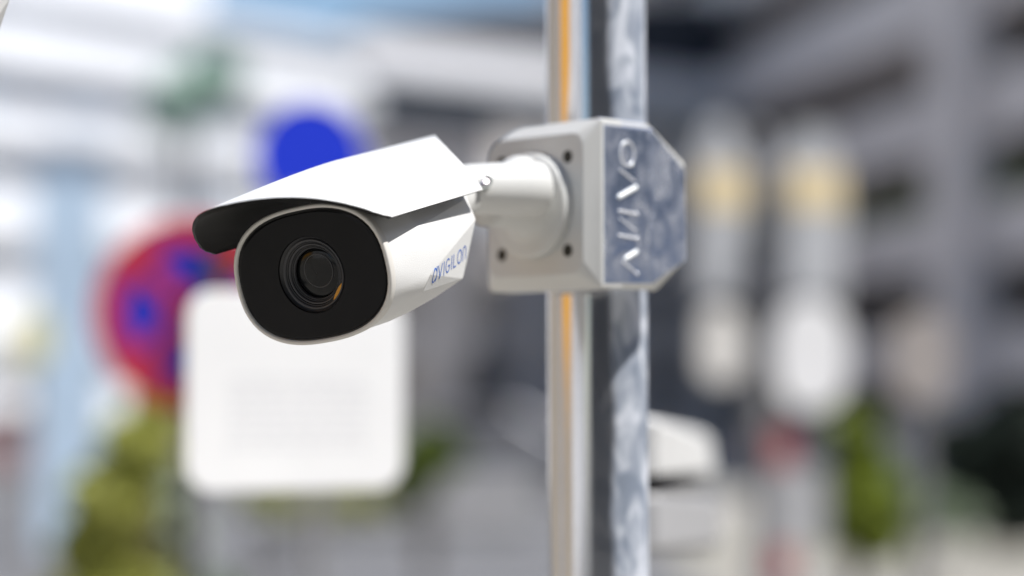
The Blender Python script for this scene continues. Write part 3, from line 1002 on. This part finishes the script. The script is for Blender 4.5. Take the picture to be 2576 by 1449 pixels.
# plate rim lip
for cxx, czz in ((30.3, 30.2), (30.3, -29.8), (-30.3, 30.2), (-30.3, -30.2)):
    obj("screw_socket", lathe([(0.1 * mm, -0.12 * mm), (3.1 * mm, -0.12 * mm), (4.0 * mm, -0.3 * mm), (4.3 * mm, 0.3 * mm)], 24, 'Y', Matrix.Translation((cxx * mm, 0, czz * mm))), M["hole"], bx)
for s in (1, -1):
    if s < 0:
        pts = [(-51.2, 28, 18), (-51.2, 53, 18), (-47.5, 92, 12), (-51.2, 28, -48), (-51.2, 54, -48), (-47.5, 92, -33), (-43, 28, 24), (-43, 92, 16), (-43, 28, -50), (-43, 92, -34)]
        obj("side_wing", hull([Vector((a * mm, b * mm, c * mm)) for a, b, c in pts]), M["white_smooth"], bx, bevel=0.0008)
        continue
    pts = [(s * 51.2, 28, 53.5), (s * 51.2, 53, 53.5), (s * 47.5, 92, 31), (s * 51.2, 28, -50), (s * 51.2, 54, -50), (s * 47.5, 92, -33),
           (s * 43, 28, 54), (s * 43, 53, 54), (s * 42, 92, 33), (s * 44, 28, -54), (s * 44, 68, -54), (s * 42, 93, -36)]
    obj("side_wing", hull([Vector((a * mm, b * mm, c * mm)) for a, b, c in pts]), M["white_smooth"], bx, bevel=0.0008)
# steel sheet: two facets, 1 mm proud
E0 = 52.6
steel_pts = [[(E0, 10.5, 49.5), (E0, 10.5, -51)], [(E0, 56, 49.5), (E0, 56, -50)], [(49.0, 92, 24), (49.0, 92, -33)]]
steel_top = [(E0, 10.5, 54.3), (E0, 54, 54.3), (49.0, 92, 31)]
V = lambda t: Vector((t[0] * mm, t[1] * mm, t[2] * mm))


def slab(quad, th):
    a = [V(q) for q in quad]
    nn = (a[1] - a[0]).cross(a[2] - a[0]).normalized()
    if nn.x < 0: nn = -nn
    return loft([a, [v - nn * th * mm for v in a]])


obj("steel_panel", slab([(E0, 10.5, 49.5), (E0, 55, 49.5), (E0, 55, -50), (E0, 10.5, -51)], 1.4), M["steel"], bx, bevel=0.0005)
obj("steel_panel", slab([(E0, 55.3, 49.5), (49.0, 92, 25), (49.0, 92, -33), (E0, 55.3, -50)], 1.4), M["steel"], bx, bevel=0.0005)
edge = mat("polished_edge", (0.70, 0.76, 0.92), 0.25, metal=0.7)
obj("steel_lip", hull([V(q) for q in ((E0, 10.5, 49.8), (E0, 55, 49.8), (47, 10.5, 54.8), (47, 54, 54.8), (45, 10.5, 53), (45, 55, 53))]), edge, bx)
obj("steel_lip", hull([V(q) for q in ((E0, 55.3, 49.8), (49.0, 92, 25.2), (45, 54.4, 54.8), (44, 92, 31), (44, 54.4, 52), (43, 91, 27))]), edge, bx)
# raised marks on the steel sheet: (n, z) in mm
NX = lambda zx: 9 + (zx - 1180) / 1.811 * 0.629 / 6082 * 1.575 * 1000 / 0.72     # from the enlarged print
ZY = lambda zy: (826 - (440 + zy / 1.811)) * SC / 6082 * 1.575 * 1000
def dome_bar(bm, p, q, w):
    """half-round raised bar on the sheet"""
    (n0, z0), (n1, z1) = p, q
    a0 = math.atan2(z1 - z0, n1 - n0)
    NS = 8
    rings = []
    for j, f in enumerate((1.0, 0.92, 0.70, 0.38, 0.04)):
        hgt = (1 - f * f) ** 0.5 * w / 2 * 0.9
        pts = []
        for i in range(NS + 1):
            t = a0 + math.pi / 2 + math.pi * i / NS
            pts.append((n0 + w / 2 * f * math.cos(t), z0 + w / 2 * f * math.sin(t)))
        for i in range(NS + 1):
            t = a0 - math.pi / 2 + math.pi * i / NS
            pts.append((n1 + w / 2 * f * math.cos(t), z1 + w / 2 * f * math.sin(t)))
        rings.append([bm.verts.new(V((E0 + hgt + 0.02, n, z))) for n, z in pts])
    for r0, r1 in zip(rings[:-1], rings[1:]):
        for i in range(len(r0)):
            j = (i + 1) % len(r0)
            bm.faces.new((r0[i], r0[j], r1[j], r1[i]))
    bm.faces.new(rings[-1])


def marks(lines, w, m_, name):
    bm = bmesh.new()
    for l in lines:
        pts = [(NX(a), ZY(b)) for a, b in l]
        for p_, q_ in zip(pts[:-1], pts[1:]): dome_bar(bm, p_, q_, w)
    return obj(name, bm, m_, bx, smooth=True)


marks([[(1300, 650), (1425, 572)]], 3.1, M["bar_glint"], "raised_stroke")
marks([[(1350, 1085), (1428, 1032)]], 2.9, M["bar_glint"], "raised_stroke")
marks([[(1305, 455), (1420, 530)]], 1.3, M["bar"], "raised_stroke")
marks([[(1300, 748), (1428, 762)]], 1.7, M["bar"], "raised_stroke")
marks([[(1300, 922), (1428, 936)]], 1.7, M["bar"], "raised_stroke")
marks([[(1305, 800), (1425, 880)]], 1.0, M["bar"], "raised_stroke")
marks([[(1330, 1110), (1430, 1188)]], 1.3, M["bar"], "raised_stroke")
marks([arc(1362, 335, 52, 88, 0, 360, 16)], 1.4, M["bar"], "raised_ring")
for (a_, b_) in ((1338, 265), (1390, 412)):
    marks([[(a_, b_), (a_ + 3, b_ + 2)]], 2.7, M["bar_glint"], "dot_and_glint")  # bright dots paint the highlights on the ring
for (a_, b_) in ((1430, 760), (1430, 936), (1432, 1190)):
    marks([[(a_, b_), (a_ + 2, b_ + 1)]], 2.4, M["bar"], "dot_and_glint")

# ---------------------------------------------------------------- galvanised pole
PD = 1.622
pc = at((2168 + 412 / 2 + 4) * SC, 900 * SC, PD)
PR = 400 / 2 * SC / 6082 * (PD - 0.005)
pole = empty("galvanised_pole", (pc.x + 0.0015, pc.y, 0), label="shiny mottled galvanised steel pole carrying the camera bracket", cat="pole")
pole.rotation_euler = (0, R_(-0.25), 0)
pole.location.x += math.tan(R_(0.25)) * pc.z
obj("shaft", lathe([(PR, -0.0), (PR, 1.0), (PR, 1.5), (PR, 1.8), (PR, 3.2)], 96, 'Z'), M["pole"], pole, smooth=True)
obj("cap", lathe([(0.001, 3.215), (PR + .001, 3.21), (PR + .001, 3.18)], 48, 'Z'), M["gasket"], pole)
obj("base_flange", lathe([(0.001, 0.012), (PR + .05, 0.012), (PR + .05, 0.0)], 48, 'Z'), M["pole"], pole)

# ---------------------------------------------------------------- further cameras of the same kind
def place_cam(o, yaw, pitch, roll, loc):
    A_, R2, U2 = basis(R_(yaw), R_(pitch), R_(roll))
    o.matrix_world = Matrix(((R2.x, A_.x, U2.x, loc.x), (R2.y, A_.y, U2.y, loc.y), (R2.z, A_.z, U2.z, loc.z), (0, 0, 0, 1)))
    return A_, R2, U2


c2 = empty("security_camera", (pc.x, pc.y, 0), label="lower white box camera with a hood poking out right of the pole", cat="security camera", group="security cameras")
def lp(px, py, d): return at(px, py, d) - Vector((pc.x, pc.y, 0))
n_, f_ = 2.0, 2.75
obj("hood", hull([lp(1515, 1052, n_), lp(1640, 1047, n_), lp(1655, 1060, n_ - .01), lp(1655, 1195, n_ - .01), lp(1515, 1190, n_), lp(1760, 1085, f_), lp(1790, 1105, f_), lp(1800, 1190, f_), lp(1600, 1080, f_), lp(1600, 1180, f_), lp(1515, 1180, n_ + .08), lp(1530, 1060, n_ + .08)]), M["white"], c2, bevel=0.012, seg=5)
obj("hood_shadow_gap", hull([lp(1540, 1196, n_ + .01), lp(1650, 1198, n_ + .005), lp(1540, 1222, n_ + .02), lp(1650, 1236, n_ + .01), lp(1770, 1196, f_), lp(1770, 1228, f_), lp(1620, 1196, f_), lp(1620, 1230, f_)]), M["black_in"], c2)  # black filler stands in for the shadow gap under the hood
obj("body", hull([lp(1530, 1238, n_), lp(1660, 1245, n_), lp(1662, 1380, n_), lp(1640, 1400, n_), lp(1535, 1398, n_), lp(1800, 1240, f_), lp(1815, 1260, f_), lp(1812, 1370, f_), lp(1790, 1392, f_), lp(1620, 1240, f_), lp(1620, 1390, f_)]), mat("pale_grey_housing", (0.42, 0.42, 0.43), 0.5), c2, bevel=0.010, seg=4)
bm = bmesh.new(); tube(bm, Vector((0, PR - 0.004, lp(1500, 1300, 1.7).z)), lp(1560, 1300, 2.06), 0.014, 20)
obj("bracket", bm, M["white_smooth"], c2, smooth=True)
c3 = copy_tree(cam_root)
tag(c3, "third white bullet security camera, only its rim showing at the top left edge", "security camera", "security cameras")
l3 = at(-193, 130, 1.40)
A3, _, _ = place_cam(c3, 150, 8, 0, l3)
bpy.context.view_layer.update()
def px_of(v):
    v = v - Vector((0, 0, CAM_Z)); c_, s_2 = math.cos(TILT), math.sin(TILT)
    return 1288 + 6082 * v.x / (v.y * c_ + v.z * s_2), 724.5 - 6082 * (-v.y * s_2 + v.z * c_) / (v.y * c_ + v.z * s_2)
mx = -9e9
for ch in c3.children:
    for vv in ch.data.vertices:
        q = px_of(ch.matrix_world @ vv.co)
        if 0 < q[1] < 180: mx = max(mx, q[0])
print("MAXPX", mx)
c3.location.x -= (mx + 20) / 6082 * 1.42
l3 = Vector(c3.location)
pole2 = empty("left_pole", (l3.x - 0.16, l3.y + 0.26, 0), label="steel pole outside the left edge carrying the third camera", cat="pole")
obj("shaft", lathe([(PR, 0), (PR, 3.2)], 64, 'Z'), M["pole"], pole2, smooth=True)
arm3 = empty("camera_bracket", (0, 0, 0), label="white arm fixing the third camera to the left pole", cat="camera arm")
bm = bmesh.new()
tube(bm, l3 + A3 * 0.1, Vector((pole2.location.x, pole2.location.y, l3.z + 0.01)), 0.016, 24)
obj("tube_arm", bm, M["white_smooth"], arm3, smooth=True)
